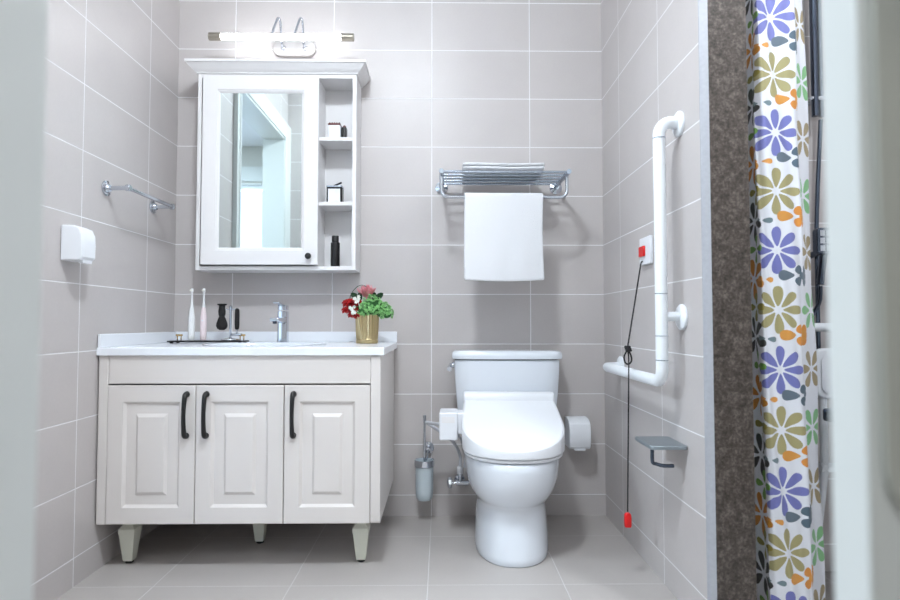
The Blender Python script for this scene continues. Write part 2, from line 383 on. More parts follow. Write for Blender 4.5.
# ------------------------------------------------------------------ tray set
TY = -.30; TZ = CZ+.012
tr = thing('vanity_tray', (-.955, TY, CZ), 'long narrow black tray with brass end grips on the vanity counter', 'tray')
o = MB().prism(rrect(-1.118, -.792, TY-.045, TY+.045, .012), lambda u, v, h: (u, v, h), TZ-.007, TZ-.001).build('tray_plate', M['black'], None, .001); under(o, tr)
for x in (-1.10, -.81):
    for y in (TY-.032, TY+.032):
        under(MB().lathe([(.007, 0), (.007, .006)], (x, y, CZ), n=12).build('foot', M['rubber']), tr)
for x in (-1.081, -.812):
    mb = MB()
    for dx in (-.008, .008): mb.lathe([(.0025, 0), (.0025, .02)], (x+dx, TY, TZ-.001), n=8)
    mb.box(x-.013, x+.013, TY-.006, TY+.006, TZ+.018, TZ+.026)
    under(mb.build('grip', M['gold'], None, .001), tr)
M['tb_white'] = mat('white brush plastic', rgb(238, 240, 240), .35, var=.005)
M['tb_pink'] = mat('pale pink brush plastic', rgb(238, 222, 224), .35, var=.005)
for x, hm, lab in ((-1.029, 'tb_white', 'white electric toothbrush standing nearest the corner'), (-.978, 'tb_pink', 'pale pink electric toothbrush standing beside the white one')):
    t = thing('electric_toothbrush', (x, TY, TZ), lab, 'toothbrush', 'electric toothbrushes on the tray')
    MB().lathe([(.011, 0), (.0125, .003), (.013, .02), (.0135, .06), (.013, .1), (.0085, .135), (.0065, .142)], n=20).build('handle', M[hm], t)
    MB().lathe([(.0063, .142), (.0045, .165), (.0035, .19), (.0035, .205), (.0055, .208), (.0055, .221), (.003, .224)], n=14).build('brush_head', M['tb_white'], t)
    MB().lathe([(.0045, 0), (.0045, -.012)], (0, -.004, .2145), 'y', 12).build('bristles', M['white_fl'], t)
    MB().lathe([(.004, 0), (.0035, -.0015)], (0, -.0125, .085), 'y', 12).build('button', M['plastic'], t)
# shaving stand with brush and razor
st = thing('shaving_stand', (-.862, TY, TZ), 'small chrome shaving stand with round base on the black tray', 'stand')
MB().lathe([(.036, 0), (.038, .002), (.036, .006), (.012, .009), (.005, .012), (.005, .135), (.007, .138), (.007, .146), (.003, .15)], n=28).build('pole', M['chrome'], st)
mb = MB()
mb.tube([(-.003, 0, .132), (-.02, 0, .134)], .0028, 10)
mb.tube([(-.02+0, 0, .134)]+[(-.037+.017*math.cos(a), .017*math.sin(a), .134) for a in [math.radians(d) for d in range(0, 300, 30)]], .0022, 8)
mb.tube([(.003, 0, .132), (.022, 0, .134), (.03, -.006, .134)], .0028, 10)
mb.tube([(.022, 0, .134), (.03, .007, .134)], .0028, 10)
mb.build('hook', M['chrome'], st)
M['brist'] = mat('dark grey bristle', rgb(34, 31, 31), .9, var=.6, scale=250)
sb = thing('shaving_brush', (-.899, TY, TZ+.05), 'black shaving brush hanging bristles down from the chrome stand', 'brush')
MB().lathe([(.012, .108), (.020, .107), (.020, .103), (.0125, .099), (.0135, .088), (.0155, .075), (.0145, .06), (.011, .052)], n=24).build('handle', M['black'], sb)
MB().lathe([(.011, .053), (.015, .045), (.022, .025), (.024, .012), (.020, .001), (.010, -.006)], n=24).build('bristles', M['brist'], sb)
rz = thing('safety_razor', (-.833, TY-.003, TZ+.02), 'black handled razor hanging from the chrome stand', 'razor')
MB().lathe([(.005, .118), (.0055, .116), (.009, .112), (.0102, .09), (.0102, .05), (.009, .03), (.005, .026)], n=16).build('handle', M['black'], rz)
MB().lathe([(.0035, .028), (.0035, .008)], n=10).box(-.02, .02, -.010, .010, .0, .009).build('head', M['chrome'], rz, .002)

# the whole tray set stands behind the basin, near the wall
KS = 1.0575
for o in (tr, st, sb, rz)+tuple(q for q in C.objects if q.name.startswith('electric_toothbrush')):
    l = o.location; o.location = (.049+(l.x-.049)*KS, -.15+(l.y-TY)*KS, CZ+(l.z-CZ)*KS); o.scale = (KS, KS, KS)

# ------------------------------------------------------------------ vase and flowers
VX, VY = -.286, -.20
M['ribgold'] = mat('ribbed brass', rgb(206, 186, 142), .28, 1, var=.08, scale=120)
vs = thing('flower_vase', (VX, VY, CZ), 'ribbed gold cylindrical vase at the right end of the counter', 'vase')
mb = MB(); n = 96; rings = []
def vr(a, r): return r*(1+.035*math.cos(a*24))
for r, h, rib in ((.046, 0, 0), (.050, .002, 0), (.050, .017, 0), (.048, .019, 0), (.0475, .022, 1), (.050, .075, 1), (.052, .128, 1), (.049, .128, 1), (.046, .07, 1), (.044, .03, 0)):
    rings.append([((vr(a, r) if rib else r)*math.cos(a), (vr(a, r) if rib else r)*math.sin(a), h) for a in [2*PI*i/n for i in range(n)]])
mb.loft(rings, True, True).build('body', M['ribgold'], vs)
def petal(mb, c, d, upv, L, W, cup=.3):
    d = d.normalized(); s = d.cross(upv)
    if s.length < 1e-3: s = d.cross(Vector((1, 0, 0)))
    s.normalize(); n_ = s.cross(d)
    pts = []
    for i, (t, wv) in enumerate(((0, .18), (.3, .8), (.65, 1), (.9, .65), (1, .12))):
        for sx in (-1, 0, 1):
            pts.append(c+d*L*t+s*W*wv*sx*.5+n_*(cup*W*(abs(sx)*.6)-cup*L*t*t*.5))
    mb.add(pts, [(3*i+j, 3*i+j+1, 3*i+j+4, 3*i+j+3) for i in range(4) for j in range(2)])
def rdir(): 
    while True:
        v = Vector((random.uniform(-1, 1), random.uniform(-1, 1), random.uniform(-1, 1)))
        if .1 < v.length < 1: return v.normalized()
# green hydrangea head: ruffled petals over a darker core that paints the shaded gaps
hy = thing('green_hydrangea', (VX, VY, CZ), 'large ruffled light green flower head filling the right of the gold vase', 'flower')
mb = MB(); core = MB()
for cx, cy, cz, r, k in ((.022, -.01, .160, .056, 210), (.062, 0, .148, .043, 130), (.088, -.005, .132, .027, 70), (-.014, -.025, .144, .037, 90)):
    for i in range(k):
        dv = rdir()
        if dv.z < -.6: continue
        p = Vector((cx, cy, cz))+dv*r*random.uniform(.78, 1.05)
        t = (dv.cross(rdir())).normalized()
        petal(mb, p-t*.006, (t+dv*random.uniform(0, .7)), dv, random.uniform(.010, .018), random.uniform(.008, .014), .7)
    core.lathe([(r*.2, -r*.7), (r*.65, -r*.5), (r*.78, 0), (r*.6, r*.5), (r*.15, r*.74)], (cx, cy, cz), n=12)
core.tube([(.0, 0, .03), (.005, 0, .11)], .004, 6)
mb.build('petals', M['green'], hy, angle=30); core.build('shade_core', M['midgreen'], hy)
def rose(x, y, z, r, lab):
    mb = MB()
    for k, (rr, cnt, tilt) in enumerate(((.25, 4, 1.8), (.55, 7, 1.2), (.85, 9, .6), (1.0, 11, .1), (.9, 9, -.6))):
        for i in range(cnt):
            a = 2*PI*i/cnt+k*.5; dv = Vector((math.cos(a), math.sin(a)*.9-.3, tilt*.6+.2))
            petal(mb, Vector((x, y, z))+Vector((math.cos(a), math.sin(a), 0))*r*rr*.3, dv, Vector((0, 0, 1)), r*(.7+.3*rr), r*.9, .5)
    mb.lathe([(r*.1, -r*.5), (r*.45, -r*.2), (r*.45, r*.2), (r*.1, r*.5)], (x, y, z), n=12)
    mb.tube([(x, y, z-r*.3), (x*.5-.002, y*.6, .10), (x*.2, y*.3, .03)], .0025, 6)
    o = mb.build('rose', M['rose']); o.location = (VX, VY, CZ); tag(o, lab, 'flower', 'red roses in the gold vase')
rose(-.064, -.02, .176, .036, 'upper red rose at the left of the gold vase'); rose(-.070, -.025, .146, .032, 'middle red rose at the left edge of the bouquet'); rose(-.050, -.03, .124, .026, 'lower red rose hanging by the gold vase rim')
mb = MB(); pc = Vector((-.004, .0, .208))
for i in range(70):
    a = random.uniform(0, 2*PI); t = random.uniform(.1, 1.3)
    dv = Vector((math.cos(a)*t, math.sin(a)*t, 1.0)); petal(mb, pc+Vector((math.cos(a), math.sin(a), 0))*.008*t, dv, Vector((math.cos(a), math.sin(a), .1)), random.uniform(.04, .06), .010, .3)
mb.tube([pc, (0, .01, .1), (0, .01, .03)], .003, 6)
o = mb.build('protea', M['protea']); o.location = (VX, VY, CZ); tag(o, 'spiky pink protea at the top of the gold vase bouquet', 'flower')
for cx, cz, lab in ((-.038, .196, 'upper sprig of small white blossoms between the roses and the green flower'), (-.058, .150, 'lower sprig of small white blossoms over the red roses')):
    mb = MB()
    for i in range(7):
        p = Vector((cx+random.uniform(-.012, .012), -.06+random.uniform(-.008, .008), cz+random.uniform(-.016, .016)))
        for k in range(5):
            a = 2*PI*k/5; petal(mb, p, Vector((math.cos(a), -.4, math.sin(a))), Vector((0, -1, 0)), .0085, .0075, .3)
    mb.tube([(cx, -.058, cz), (cx*.5, -.04, .14), (cx*.3, -.02, .05)], .0018, 6)
    o = mb.build('blossom_sprig', M['white_fl']); o.location = (VX, VY, CZ); tag(o, lab, 'flower')
for pts_, lab in (([(.03, 0, .19), (.045, .01, .1), (.02, .01, .04)], 'dark green pointed leaf rising right of the pink protea'), ([(-.03, .0, .19), (-.03, .01, .1), (-.01, .01, .04)], 'dark green leaf behind the white blossoms')):
    mb = MB().tube(pts_, .002, 6); p = Vector(pts_[0]); s = 1 if p.x > 0 else -1
    petal(mb, p, Vector((.7*s, -.2, .6)), Vector((0, -1, .3)), .055, .028, .3); petal(mb, p, Vector((.1*s, -.3, 1)), Vector((0, -1, .3)), .04, .022, .3)
    o = mb.build('leaf_sprig', M['leaf']); o.location = (VX, VY, CZ); tag(o, lab, 'leaf')
mb = MB().tube([(-.01, 0, .05), (-.045, .0, .14), (-.078, .0, .19), (-.062, .0, .238), (-.025, 0, .262), (.02, .0, .24)], .0016, 6, 8)
o = mb.build('curved_twig', M['leaf']); o.location = (VX, VY, CZ); tag(o, 'thin dark twig bent in a loop over the bouquet', 'twig')

# ------------------------------------------------------------------ mirror cabinet
mc = thing('mirror_cabinet', (-.7, -.08, 1.161), 'white wall cabinet with mirrored door, moulded cornice and three open shelves', 'cabinet')
def Q(o): return under(o, mc)
a0, a1, mz0, mz1, yf = -1.073, -.345, 1.161, 2.068, -.163
xs = -.516    # divider between door bay and the open shelves
mb = MB().box(a0, a0+.018, yf, -.003, mz0, mz1)
Q(mb.build('side_panel', M['cabw'], bevel=.001)); Q(MB().box(a1-.018, a1, yf, -.003, mz0, mz1).build('side_panel', M['cabw'], bevel=.001))
Q(MB().box(xs-.018, xs, yf+.001, -.012, mz0+.018, mz1-.018).build('divider', M['cabw'], bevel=.001))
Q(MB().box(a0+.018, a1-.018, yf, -.003, mz0, mz0+.018).build('bottom_panel', M['cabw'], bevel=.001))
Q(MB().box(a0+.018, a1-.018, yf, -.003, mz1-.018, mz1).build('top_panel', M['cabw'], bevel=.001))
Q(MB().box(a0+.018, a1-.018, -.011, -.003, mz0+.018, mz1-.018).build('back_panel', M['cabw']))
for zs in (1.468, 1.768): Q(MB().box(xs, a1-.018, yf+.002, -.011, zs-.0085, zs+.0085).build('shelf', M['cabw'], bevel=.001))
# cornice: profile swept around left, front, right
prof = [(.0, 0), (.006, 0), (.008, .006), (.020, .014), (.034, .030), (.040, .038), (.046, .040), (.046, .052), (.0, .052)]
rings = []
for (x, y, sx, sy) in ((a0, -.002, -1, 0), (a0, yf, -1, -1), (a1, yf, 1, -1), (a1, -.002, 1, 0)):
    rings.append([(x+sx*p, y+sy*p, mz1+h) for p, h in prof])
mb = MB().loft(rings, True, True).box(a0, a1, yf, -.002, mz1+.001, mz1+.05)
Q(mb.build('cornice', M['cabw'], angle=25))
# door: frame with sloped inner moulding + mirror + knob
dx0, dx1, dz0, dz1 = -1.043, -.5145, 1.184, 2.052
def R4(i, y): return [(dx0+i, y, dz0+i*1.0), (dx1-i, y, dz0+i), (dx1-i, y, dz1-i), (dx0+i, y, dz1-i)]
yd = yf-.002
mb = MB(); mb.loft([R4(0, yd), R4(0, yd-.018), R4(.002, yd-.02), R4(.064, yd-.02), R4(.067, yd-.0165), R4(.070, yd-.0165), R4(.0785, yd-.009), R4(.0785, yd)], False, False)
n_ = 4; mb.f += [(k, (k+1) % 4, 28+(k+1) % 4, 28+k) for k in range(4)]
dr = Q(mb.build('door', M['cabw'], angle=20))
under(MB().box(dx0+.0765, dx1-.0765, yd-.008, yd-.003, dz0+.0765, dz1-.0765).build('mirror_pane', M['mirror']), dr)
under(MB().lathe([(.006, 0), (.006, -.010), (.013, -.014), (.0145, -.020), (.012, -.026), (.004, -.028)], (-.553, yd-.02, 1.222), 'y', 24).build('knob', M['black']), dr)

# things on the open shelves
M['blk_glass'] = mat('black gloss', rgb(5, 5, 7), .25, var=.02)
t = thing('white_jar', (-.455, -.10, 1.7765), 'small white square jar with a brown ruffled lid on the top open shelf', 'jar')
MB().prism(rrect(-.030, .030, -.026, .026, .006, 3), lambda u, v, h: (u, v, h), 0, .068).build('body', M['plastic'], t, .002)
M['cap'] = mat('reddish brown cap', rgb(96, 48, 44), .5, var=.3, scale=90)
mb = MB().prism(rrect(-.029, .029, -.025, .025, .006, 3), lambda u, v, h: (u, v, h), .0685, .076)
for i in range(5): mb.lathe([(.003, 0), (.006, .004), (.004, .009), (.001, .011)], (-.022+i*.011, -.01, .075), n=8)
mb.build('lid', M['cap'], t)
t = thing('black_jar', (-.411, -.095, 1.7765), 'narrow black bottle beside the white jar on the top open shelf', 'bottle')
MB().prism(rrect(-.012, .012, -.02, .02, .004, 3), lambda u, v, h: (u, v, h), 0, .062).build('body', M['blk_glass'], t, .002)
MB().lathe([(.008, .0625), (.009, .066), (.007, .073), (.003, .076)], n=12).build('cap', M['cap'], t)
t = thing('candle_jar', (-.452, -.095, 1.4765), 'square black-edged jar with white label and dark lid on the middle shelf', 'jar')
MB().prism(rrect(-.036, .036, -.03, .03, .006, 3), lambda u, v, h: (u, v, h), 0, .076).build('body', M['blk_glass'], t, .002)
MB().box(-.028, .028, -.0312, -.0305, .006, .068).build('label', M['plastic'], t)
MB().prism(rrect(-.037, .037, -.031, .031, .008, 3), lambda u, v, h: (u, v, h), .0765, .084).build('lid', M['steel'], t, .001)
MB().tube([(-.006, 0, .088), (.012, 0, .096), (.030, 0, .104)], .006, 10, flat=.7).lathe([(.01, .0845), (.008, .09)], n=12).build('lid_handle', M['black'], t)
t = thing('black_bottle', (-.449, -.10, 1.1795), 'tall slim black bottle on the bottom open shelf', 'bottle')
MB().lathe([(.020, 0), (.0215, .002), (.0215, .112), (.0205, .116), (.0165, .118)], n=28).build('body', M['blk_glass'], t)
MB().lathe([(.0165, .1185), (.0165, .146), (.0155, .148)], n=24).build('cap', M['black'], t)

# ------------------------------------------------------------------ mirror lamp
lp = thing('mirror_lamp', (-.67, 0, 2.26), 'long tubular lamp on two curved chrome arms above the mirror cabinet', 'lamp')
def W(o): return under(o, lp)
W(MB().prism(rrect(-.775, -.565, 2.218, 2.30, .04, 8), lambda u, v, h: (u, h, v), -.022, -.001).build('wall_plate', M['nickel'], bevel=.005, seg=3))
for x in (-.722, -.616):
    pts = [(x, -.022, 2.255), (x, -.045, 2.26), (x, -.062, 2.30), (x, -.078, 2.35), (x-.003, -.085, 2.368), (x-.009, -.097, 2.362), (x-.018, -.12, 2.31), (x-.024, -.137, 2.262)]
    W(MB().tube(pts, .0055, 12, 6).lathe([(.011, -.022), (.011, -.03), (.006, -.034)], (x, 0, 2.255), 'y', 16).build('arm', M['chrome']))
W(MB().lathe([(.0140, -.979), (.0140, -.421)], (0, -.14, 2.254), 'x', 24).build('light_tube', mat('lamp diffuser', rgb(255, 255, 255), .4, emit=(.93, .96, 1, 1), estr=11)))
for xa, xb in ((-1.036, -.979), (-.421, -.362)):
    W(MB().lathe([(.0165, xa), (.018, xa+.002), (.018, xb-.002), (.0165, xb)], (0, -.14, 2.254), 'x', 24).build('end_cap', M['bronze']))

# ------------------------------------------------------------------ towel rack
rk = thing('towel_rack', (.325, 0, 1.57), 'chrome wall towel rack with barred shelf and rail above the toilet', 'rack')
def K(o): return under(o, rk)
xa, xb = .048, .605
for x in (xa, xb):
    K(MB().lathe([(.030, -.001), (.030, -.006), (.012, -.012), (.012, -.03)], (x, 0, 1.578), 'y', 28).build('wall_flange', M['chrome']))
    pts = [(x, -.012, 1.586), (x, -.05, 1.586), (x, -.315, 1.582)]
    K(MB().tube(pts, .011, 14).build('side_arm', M['steel']))
for i in range(5):
    y = -.055-.061*i
    K(MB().tube([(xa, y, 1.586-.004*(-y-.05)/.26), (xb, y, 1.586-.004*(-y-.05)/.26)], .0062, 12).build('shelf_bar', M['steel']))
pts = [(xa, -.265, 1.58), (xa, -.265, 1.512)]+arc((xa+.03, 1.508), .03, 180, 270, 5, lambda u, v: (u, -.265, v))+arc((xb-.03, 1.508), .03, 270, 360, 5, lambda u, v: (u, -.265, v))+[(xb, -.265, 1.512), (xb, -.265, 1.58)]
K(MB().tube(pts, .0075, 12).build('towel_rail', M['chrome']))
# hanging towel
def towel(name, x0, x1, zt, zb_f, zb_b, y, r, th, label):
    prof = []
    nz = 22
    for i in range(nz+1): prof.append((y-r, zb_f+(zt-zb_f)*i/nz))
    for i in range(1, 9): a = PI*i/9; prof.append((y-r*math.cos(a), zt+r*math.sin(a)))
    for i in range(nz+1): prof.append((y+r, zt+(zb_b-zt)*i/nz))
    nx = 30; vs = []; fs = []
    for j in range(nx+1):
        u = j/nx
        for k, (py, pz) in enumerate(prof):
            t = k/(len(prof)-1); low = max(0, (zt-pz)/(zt-zb_f))
            wob = .004*math.sin(u*9+1)*low+.003*math.sin(u*17+2*low)*low
            xx = x0+(x1-x0)*u+(.004*low if u > .5 else -.003*low)*(abs(u-.5)*2)**3 - (.005*math.sin(low*3.1) if u > .9 else 0)
            zz = pz-(.006*math.sin(u*PI) if low > .9 else 0)
            if abs(low-.83) < .03 and py < y: wob += .0015
            vs.append((xx, py+(-wob if py < y else 0)-.002, zz))
    m_ = len(prof)
    for j in range(nx):
        for k in range(m_-1): fs.append((j*m_+k, (j+1)*m_+k, (j+1)*m_+k+1, j*m_+k+1))
    o = MB().add(vs, fs).build(name, M['towel'], angle=80, solid=th, sub=1); return tag(o, label, 'towel')
towel('hanging_towel', .149, .497, 1.478, 1.108, 1.16, -.265, .0145, .008, 'white terry towel hanging over the rail of the chrome rack')
# folded towel: one fabric strip folded in layers
mb = MB(); pth = []
y0_, y1_, zz = -.297, -.06, 1.6045
for L in range(2):
    z = zz+L*.016
    a_, b_ = (y0_, y1_) if L % 2 == 0 else (y1_, y0_)
    n_ = 10
    for i in range(n_+1): pth.append((a_+(b_-a_)*i/n_, z))
    s = 1 if b_ > a_ else -1
    if L < 1:
        for i in range(1, 5): an = -PI/2+PI*i/5; pth.append((b_+s*.008*math.cos(an), z+.008+.008*math.sin(an)))
rings = []
for j in range(17):
    u = j/16; rings.append([(.14+.365*u, y, z+.0015*math.sin(u*7+y*20)+(y+.18)*.012) for y, z in pth])
vs = [p for r in rings for p in r]; m_ = len(pth)
o = MB().add(vs, [(j*m_+k, (j+1)*m_+k, (j+1)*m_+k+1, j*m_+k+1) for j in range(16) for k in range(m_-1)]).build('folded_towel', M['towel'], angle=80, solid=.0145, sub=1)
tag(o, 'white towel folded flat on the barred shelf of the chrome rack', 'towel')

# ------------------------------------------------------------------ toilet (local frame: wall at y=0, forward is -y)
to = thing('toilet', (.352, -.002, 0), 'white two-piece toilet with electronic bidet seat and closed lid', 'toilet', rz=math.radians(-2.1))
def ell(yf_, yb, hw, z, n=48, p=2.3, cx=0, rear=2.3):
    cy = (yf_+yb)/2; hy = (yb-yf_)/2; out = []
    for i in range(n):
        a = 2*PI*i/n; c_, s_ = math.cos(a), math.sin(a); pp = p if s_ < 0 else rear
        out.append((cx+hw*math.copysign(abs(c_)**(2/pp), c_), cy+hy*math.copysign(abs(s_)**(2/pp), s_), z))
    return out
S = [(-.614, -.07, .148, 0), (-.618, -.07, .152, .006), (-.616, -.07, .151, .03), (-.604, -.07, .150, .08), (-.592, -.06, .146, .14), (-.586, -.06, .144, .18), (-.590, -.05, .146, .205),
     (-.612, -.05, .153, .222), (-.638, -.045, .168, .245), (-.660, -.04, .181, .28), (-.676, -.035, .190, .32), (-.684, -.03, .194, .36), (-.686, -.03, .194, .39), (-.680, -.035, .190, .398)]
MB().loft([ell(a, b_, c_, z, rear=3.2) for a, b_, c_, z in S]).build('bowl', M['ceramic'], to, angle=60)
def tankring(hw, yf_, z, bulge=.02, n=14, r=.03):
    pts = []
    f = []
    for i in range(n+1):
        u = -1+2*i/n; f.append((u*hw, yf_+.0+bulge*(u*u)+ (.03*max(0, abs(u)-.86)/.14)**1.0*(.6 if abs(u) > .86 else 0), z))
    b_ = [(hw, -.028, z), (-hw, -.028, z)]
    return f+b_
T = [(.200, -.170, .40), (.212, -.180, .43), (.222, -.190, .50), (.232, -.198, .60), (.238, -.203, .70), (.239, -.204, .752)]
MB().loft([tankring(a, b_, z) for a, b_, z in T]).build('tank', M['ceramic'], to, .006, 3, angle=50)
Lz = [(.236, -.203, .7555), (.247, -.212, .758), (.249, -.214, .768), (.248, -.213, .784), (.240, -.205, .792), (.19, -.17, .795)]
MB().loft([tankring(a, b_, z) for a, b_, z in Lz]).build('tank_lid', M['ceramic'], to, angle=50)
mb = MB().lathe([(.013, -.2395), (.013, -.25), (.009, -.253), (.009, -.262)], (0, -.15, .728), 'x', 20)
mb.tube([(-.258, -.15, .728), (-.260, -.19, .722), (-.260, -.225, .715)], lambda t: .008+.003*t, 14)
mb.build('flush_lever', M['chrome'], to)
# seat + lid (wedge, D-shaped)
def dshape(hw, yfr, yr, zf, n=40, zr=None):
    pts = []; ym = -.475
    half = []
    half.append((hw*.965, yr))
    half.append((hw*.985, yr-.06)); half.append((hw, ym+.03))
    for i in range(0, 15):
        a = PI/2*i/14; half.append((hw*math.cos(a)**(2/2.15), ym-(abs(yfr-ym))*math.sin(a)**(2/2.15)))
    full = half+[(-x, y) for x, y in reversed(half[:-1])]
    zr_ = zf if zr is None else zr
    return [(x, y, zf+(zr_-zf)*(y-yfr)/(yr-yfr)) for x, y in full]
MB().loft([dshape(.190, -.680, -.16, .4015), dshape(.196, -.686, -.16, .405), dshape(.196, -.686, -.16, .413), dshape(.192, -.682, -.16, .416)]).build('seat_ring', M['plastic'], to, angle=40)
L_ = [dshape(.198, -.690, -.285, .4175, zr=.4175), dshape(.203, -.696, -.285, .422, zr=.424), dshape(.205, -.698, -.285, .440, zr=.570), dshape(.203, -.696, -.285, .448, zr=.578), dshape(.196, -.688, -.288, .4535, zr=.584)]
MB().loft(L_).build('lid', M['plastic'], to, angle=22)
mb = MB(); pr = [(-.205, .4175), (-.283, .4175), (-.283, .592), (-.276, .612), (-.262, .618), (-.222, .616), (-.210, .606), (-.205, .58)]
mb.prism(pr, lambda u, v, h: (h, u, v), -.198, .198)
mb.build('bidet_unit', M['plastic'], to, .008, 3, angle=40)
bc = MB().prism(rrect(-.298, -.222, .438, .552, .006, 3), lambda u, v, h: (u, h, v), -.43, -.30).box(-.224, -.19, -.41, -.31, .46, .548)
bc = bc.build('control_box', M['plastic'], to, .006, 3)
MB().prism(rrect(-.288, -.234, .51, .535, .004, 3), lambda u, v, h: (u, h, v), -.4318, -.4302).build('control_panel', M['cabw'], bc)

# angle valve, hoses
vl = thing('angle_valve', (.13, 0, .17), 'chrome water shut-off valve on the wall left of the toilet', 'valve')
mb = MB().lathe([(.026, -.001), (.024, -.006), (.010, -.009), (.010, -.062)], (.135, 0, .172), 'y', 24)
mb.lathe([(.013, .115), (.013, .175), (.010, .178)], (0, -.062, .172), 'x', 18).lathe([(.010, .172), (.010, .20), (.012, .202), (.012, .214)], (.135, -.062, 0), 'z', 16)
under(mb.build('body', M['chrome']), vl)
mb = MB().lathe([(.006, .115), (.006, .098)], (0, -.062, .172), 'x', 12)
mb.lathe([(.022, .098), (.026, .094), (.026, .082), (.020, .078), (.008, .074)], (0, -.062, .172), 'x', 8)
under(mb.build('knob', M['chrome']), vl)
under(MB().lathe([(.0145, .214), (.0145, .244), (.010, .25)], (.135, -.062, 0), 'z', 18).build('hose_nut', M['plastic']), vl)
M['hose'] = mat('white braided hose', rgb(196, 198, 204), .45, var=.3, scale=300)
o = MB().tube([(.135, -.062, .25), (.136, -.062, .29), (.120, -.09, .34), (.085, -.14, .395), (.03, -.18, .44), (-.01, -.20, .470), (-.018, -.215, .478), (.01, -.25, .480), (.062, -.335, .487)], .0075, 10, 8).build('supply_hose', M['hose'])
tag(o, 'white braided water hose looping from the chrome valve to the bidet control box', 'hose')
o = MB().tube([(.155, -.068, .245), (.16, -.08, .30), (.145, -.12, .37), (.12, -.20, .42), (.10, -.29, .44)], .006, 10, 8).build('outlet_hose', M['hose'])
tag(o, 'thin grey hose close beside the toilet bowl running up to the bidet seat', 'hose')

# toilet brush
br = thing('brush_holder', (-.025, 0, .31), 'wall-mounted frosted glass toilet brush cup in a chrome ring', 'brush holder')
def Bq(o): return under(o, br)
cx, cy = -.031, -.09
Bq(MB().lathe([(.027, -.001), (.027, -.007), (.012, -.011), (.012, -.03), (.008, -.034), (.008, -.05)], (-.015, 0, .325), 'y', 24).build('wall_flange', M['chrome']))
Bq(MB().tube([(-.015, -.048, .325), (-.018, -.052, .30), (-.022, -.052, .276)], .005, 10).build('bracket', M['chrome']))
Bq(MB().lathe([(.045, .257), (.047, .259), (.047, .285), (.045, .287), (.042, .285), (.042, .259)], (cx, cy, 0), 'z', 32, cap=False).build('ring', M['chrome']))
Bq(MB().lathe([(.018, .100), (.030, .103), (.038, .115), (.041, .14), (.0415, .286), (.039, .286), (.038, .14), (.028, .11)], (cx, cy, 0), 'z', 32).build('cup', M['frost']))
bh = thing('toilet_brush', (cx, cy, .12), 'toilet brush with slim chrome handle standing in the frosted cup', 'brush')
under(MB().lathe([(.0055, .17), (.0055, .46), (.008, .462), (.008, .488), (.005, .492)], (cx, cy, 0), 'z', 16).build('handle', M['chrome']), bh)
under(MB().lathe([(.012, .116), (.030, .128), (.031, .165), (.022, .18)], (cx, cy, 0), 'z', 20).build('bristles', M['plastic']), bh)

# toilet paper box on back wall
tp = thing('paper_dispenser', (.70, 0, .40), 'white wall paper dispenser to the right of the toilet', 'dispenser')
pr = [(-.002, .335), (-.095, .335), (-.108, .345), (-.115, .37), (-.116, .415), (-.105, .45), (-.080, .468), (-.04, .473), (-.002, .473)]
under(MB().prism(pr, lambda u, v, h: (h, u, v), .641, .741).build('cover', M['plastic'], bevel=.004, seg=3), tp)
under(MB().prism(rrect(.665, .717, .329, .338, .004, 4), lambda u, v, h: (u, h, v), -.106, -.096).build('tear_tab', M['plastic']), tp)

# left wall dispenser
dp = thing('tissue_dispenser', (XL, -.86, 1.19), 'white wall-mounted tissue dispenser on the left wall', 'dispenser')
pr = [(.002, 1.132), (.085, 1.132), (.098, 1.145), (.099, 1.19), (.096, 1.222), (.082, 1.243), (.055, 1.252), (.002, 1.252)]
under(MB().prism(pr, lambda u, v, h: (XL+u*.76, h, v), -.875, -.795).build('cover', M['plastic'], bevel=.004, seg=3), dp)
under(MB().prism(rrect(-.862, -.808, 1.124, 1.136, .005, 4), lambda u, v, h: (XL+h, u, v), .054, .070).build('tear_tab', M['plastic']), dp)

# left wall towel bar
tb = thing('towel_bar', (XL, -.43, 1.435), 'short chrome towel bar on the left wall beside the vanity', 'towel bar')
def U(o): return under(o, tb)
for y in (-.610, -.238):
    U(MB().lathe([(.0295, .001), (.0295, .006), (.020, .009), (.016, .012), (.013, .02)], (XL, y, 1.435), 'x', 28).build('wall_flange', M['chrome']))
    U(MB().tube([(XL+.012, y, 1.435), (XL+.09, y-.008, 1.435)], .0085, 14).lathe([(.012, .082), (.013, .085), (.013, .097), (.010, .1)], (XL, y-.008, 1.435), 'x', 18).build('post', M['chrome']))
U(MB().tube([(XL+.09, -.618, 1.435), (XL+.09, -.246, 1.435)], .0085, 14).build('bar', M['chrome']))

# ------------------------------------------------------------------ grab bar
gb = thing('grab_bar', (XR, -.94, 1.15), 'white L-shaped grab bar mounted on the right wall', 'grab bar')
def G(o): return under(o, gb)
xg, yg = XR-.075, -.967
pts = [(XR-.012, yg+.012, 1.578), (xg+.045, yg+.006, 1.578)]+arc((xg+.042, 1.538), .042, 90, 180, 7, lambda u, v: (u, yg+.002, v))+[(xg, yg, 1.3), (xg, yg, 1.0), (xg, yg, .775)]
pts += arc((yg+.045, .775), .045, 180, 270, 7, lambda u, v: (xg, u, v))+[(xg, -.6, .73), (xg, -.33, .73)]+[(xg+.004, -.308, .73), (xg+.02, -.292, .73), (XR-.012, -.28, .73)]
GR = .0195
P_ = [Vector(p) for p in pts]
G(MB().tube([p for p in P_], GR, 20).build('tube', M['nylon']))
for y, z in ((yg+.014, 1.578), (yg+.012, .94), (-.28, .733)):
    G(MB().lathe([(.042, -.001), (.042, -.008), (.036, -.013), (.024, -.015)], (XR, y, z), 'x', 32).build('wall_flange', M['nylon']))
G(MB().tube([(xg, yg+.002, .942), (xg+.03, yg+.005, .942), (XR-.012, yg+.012, .942)], .0155, 16).build('stem', M['nylon']))
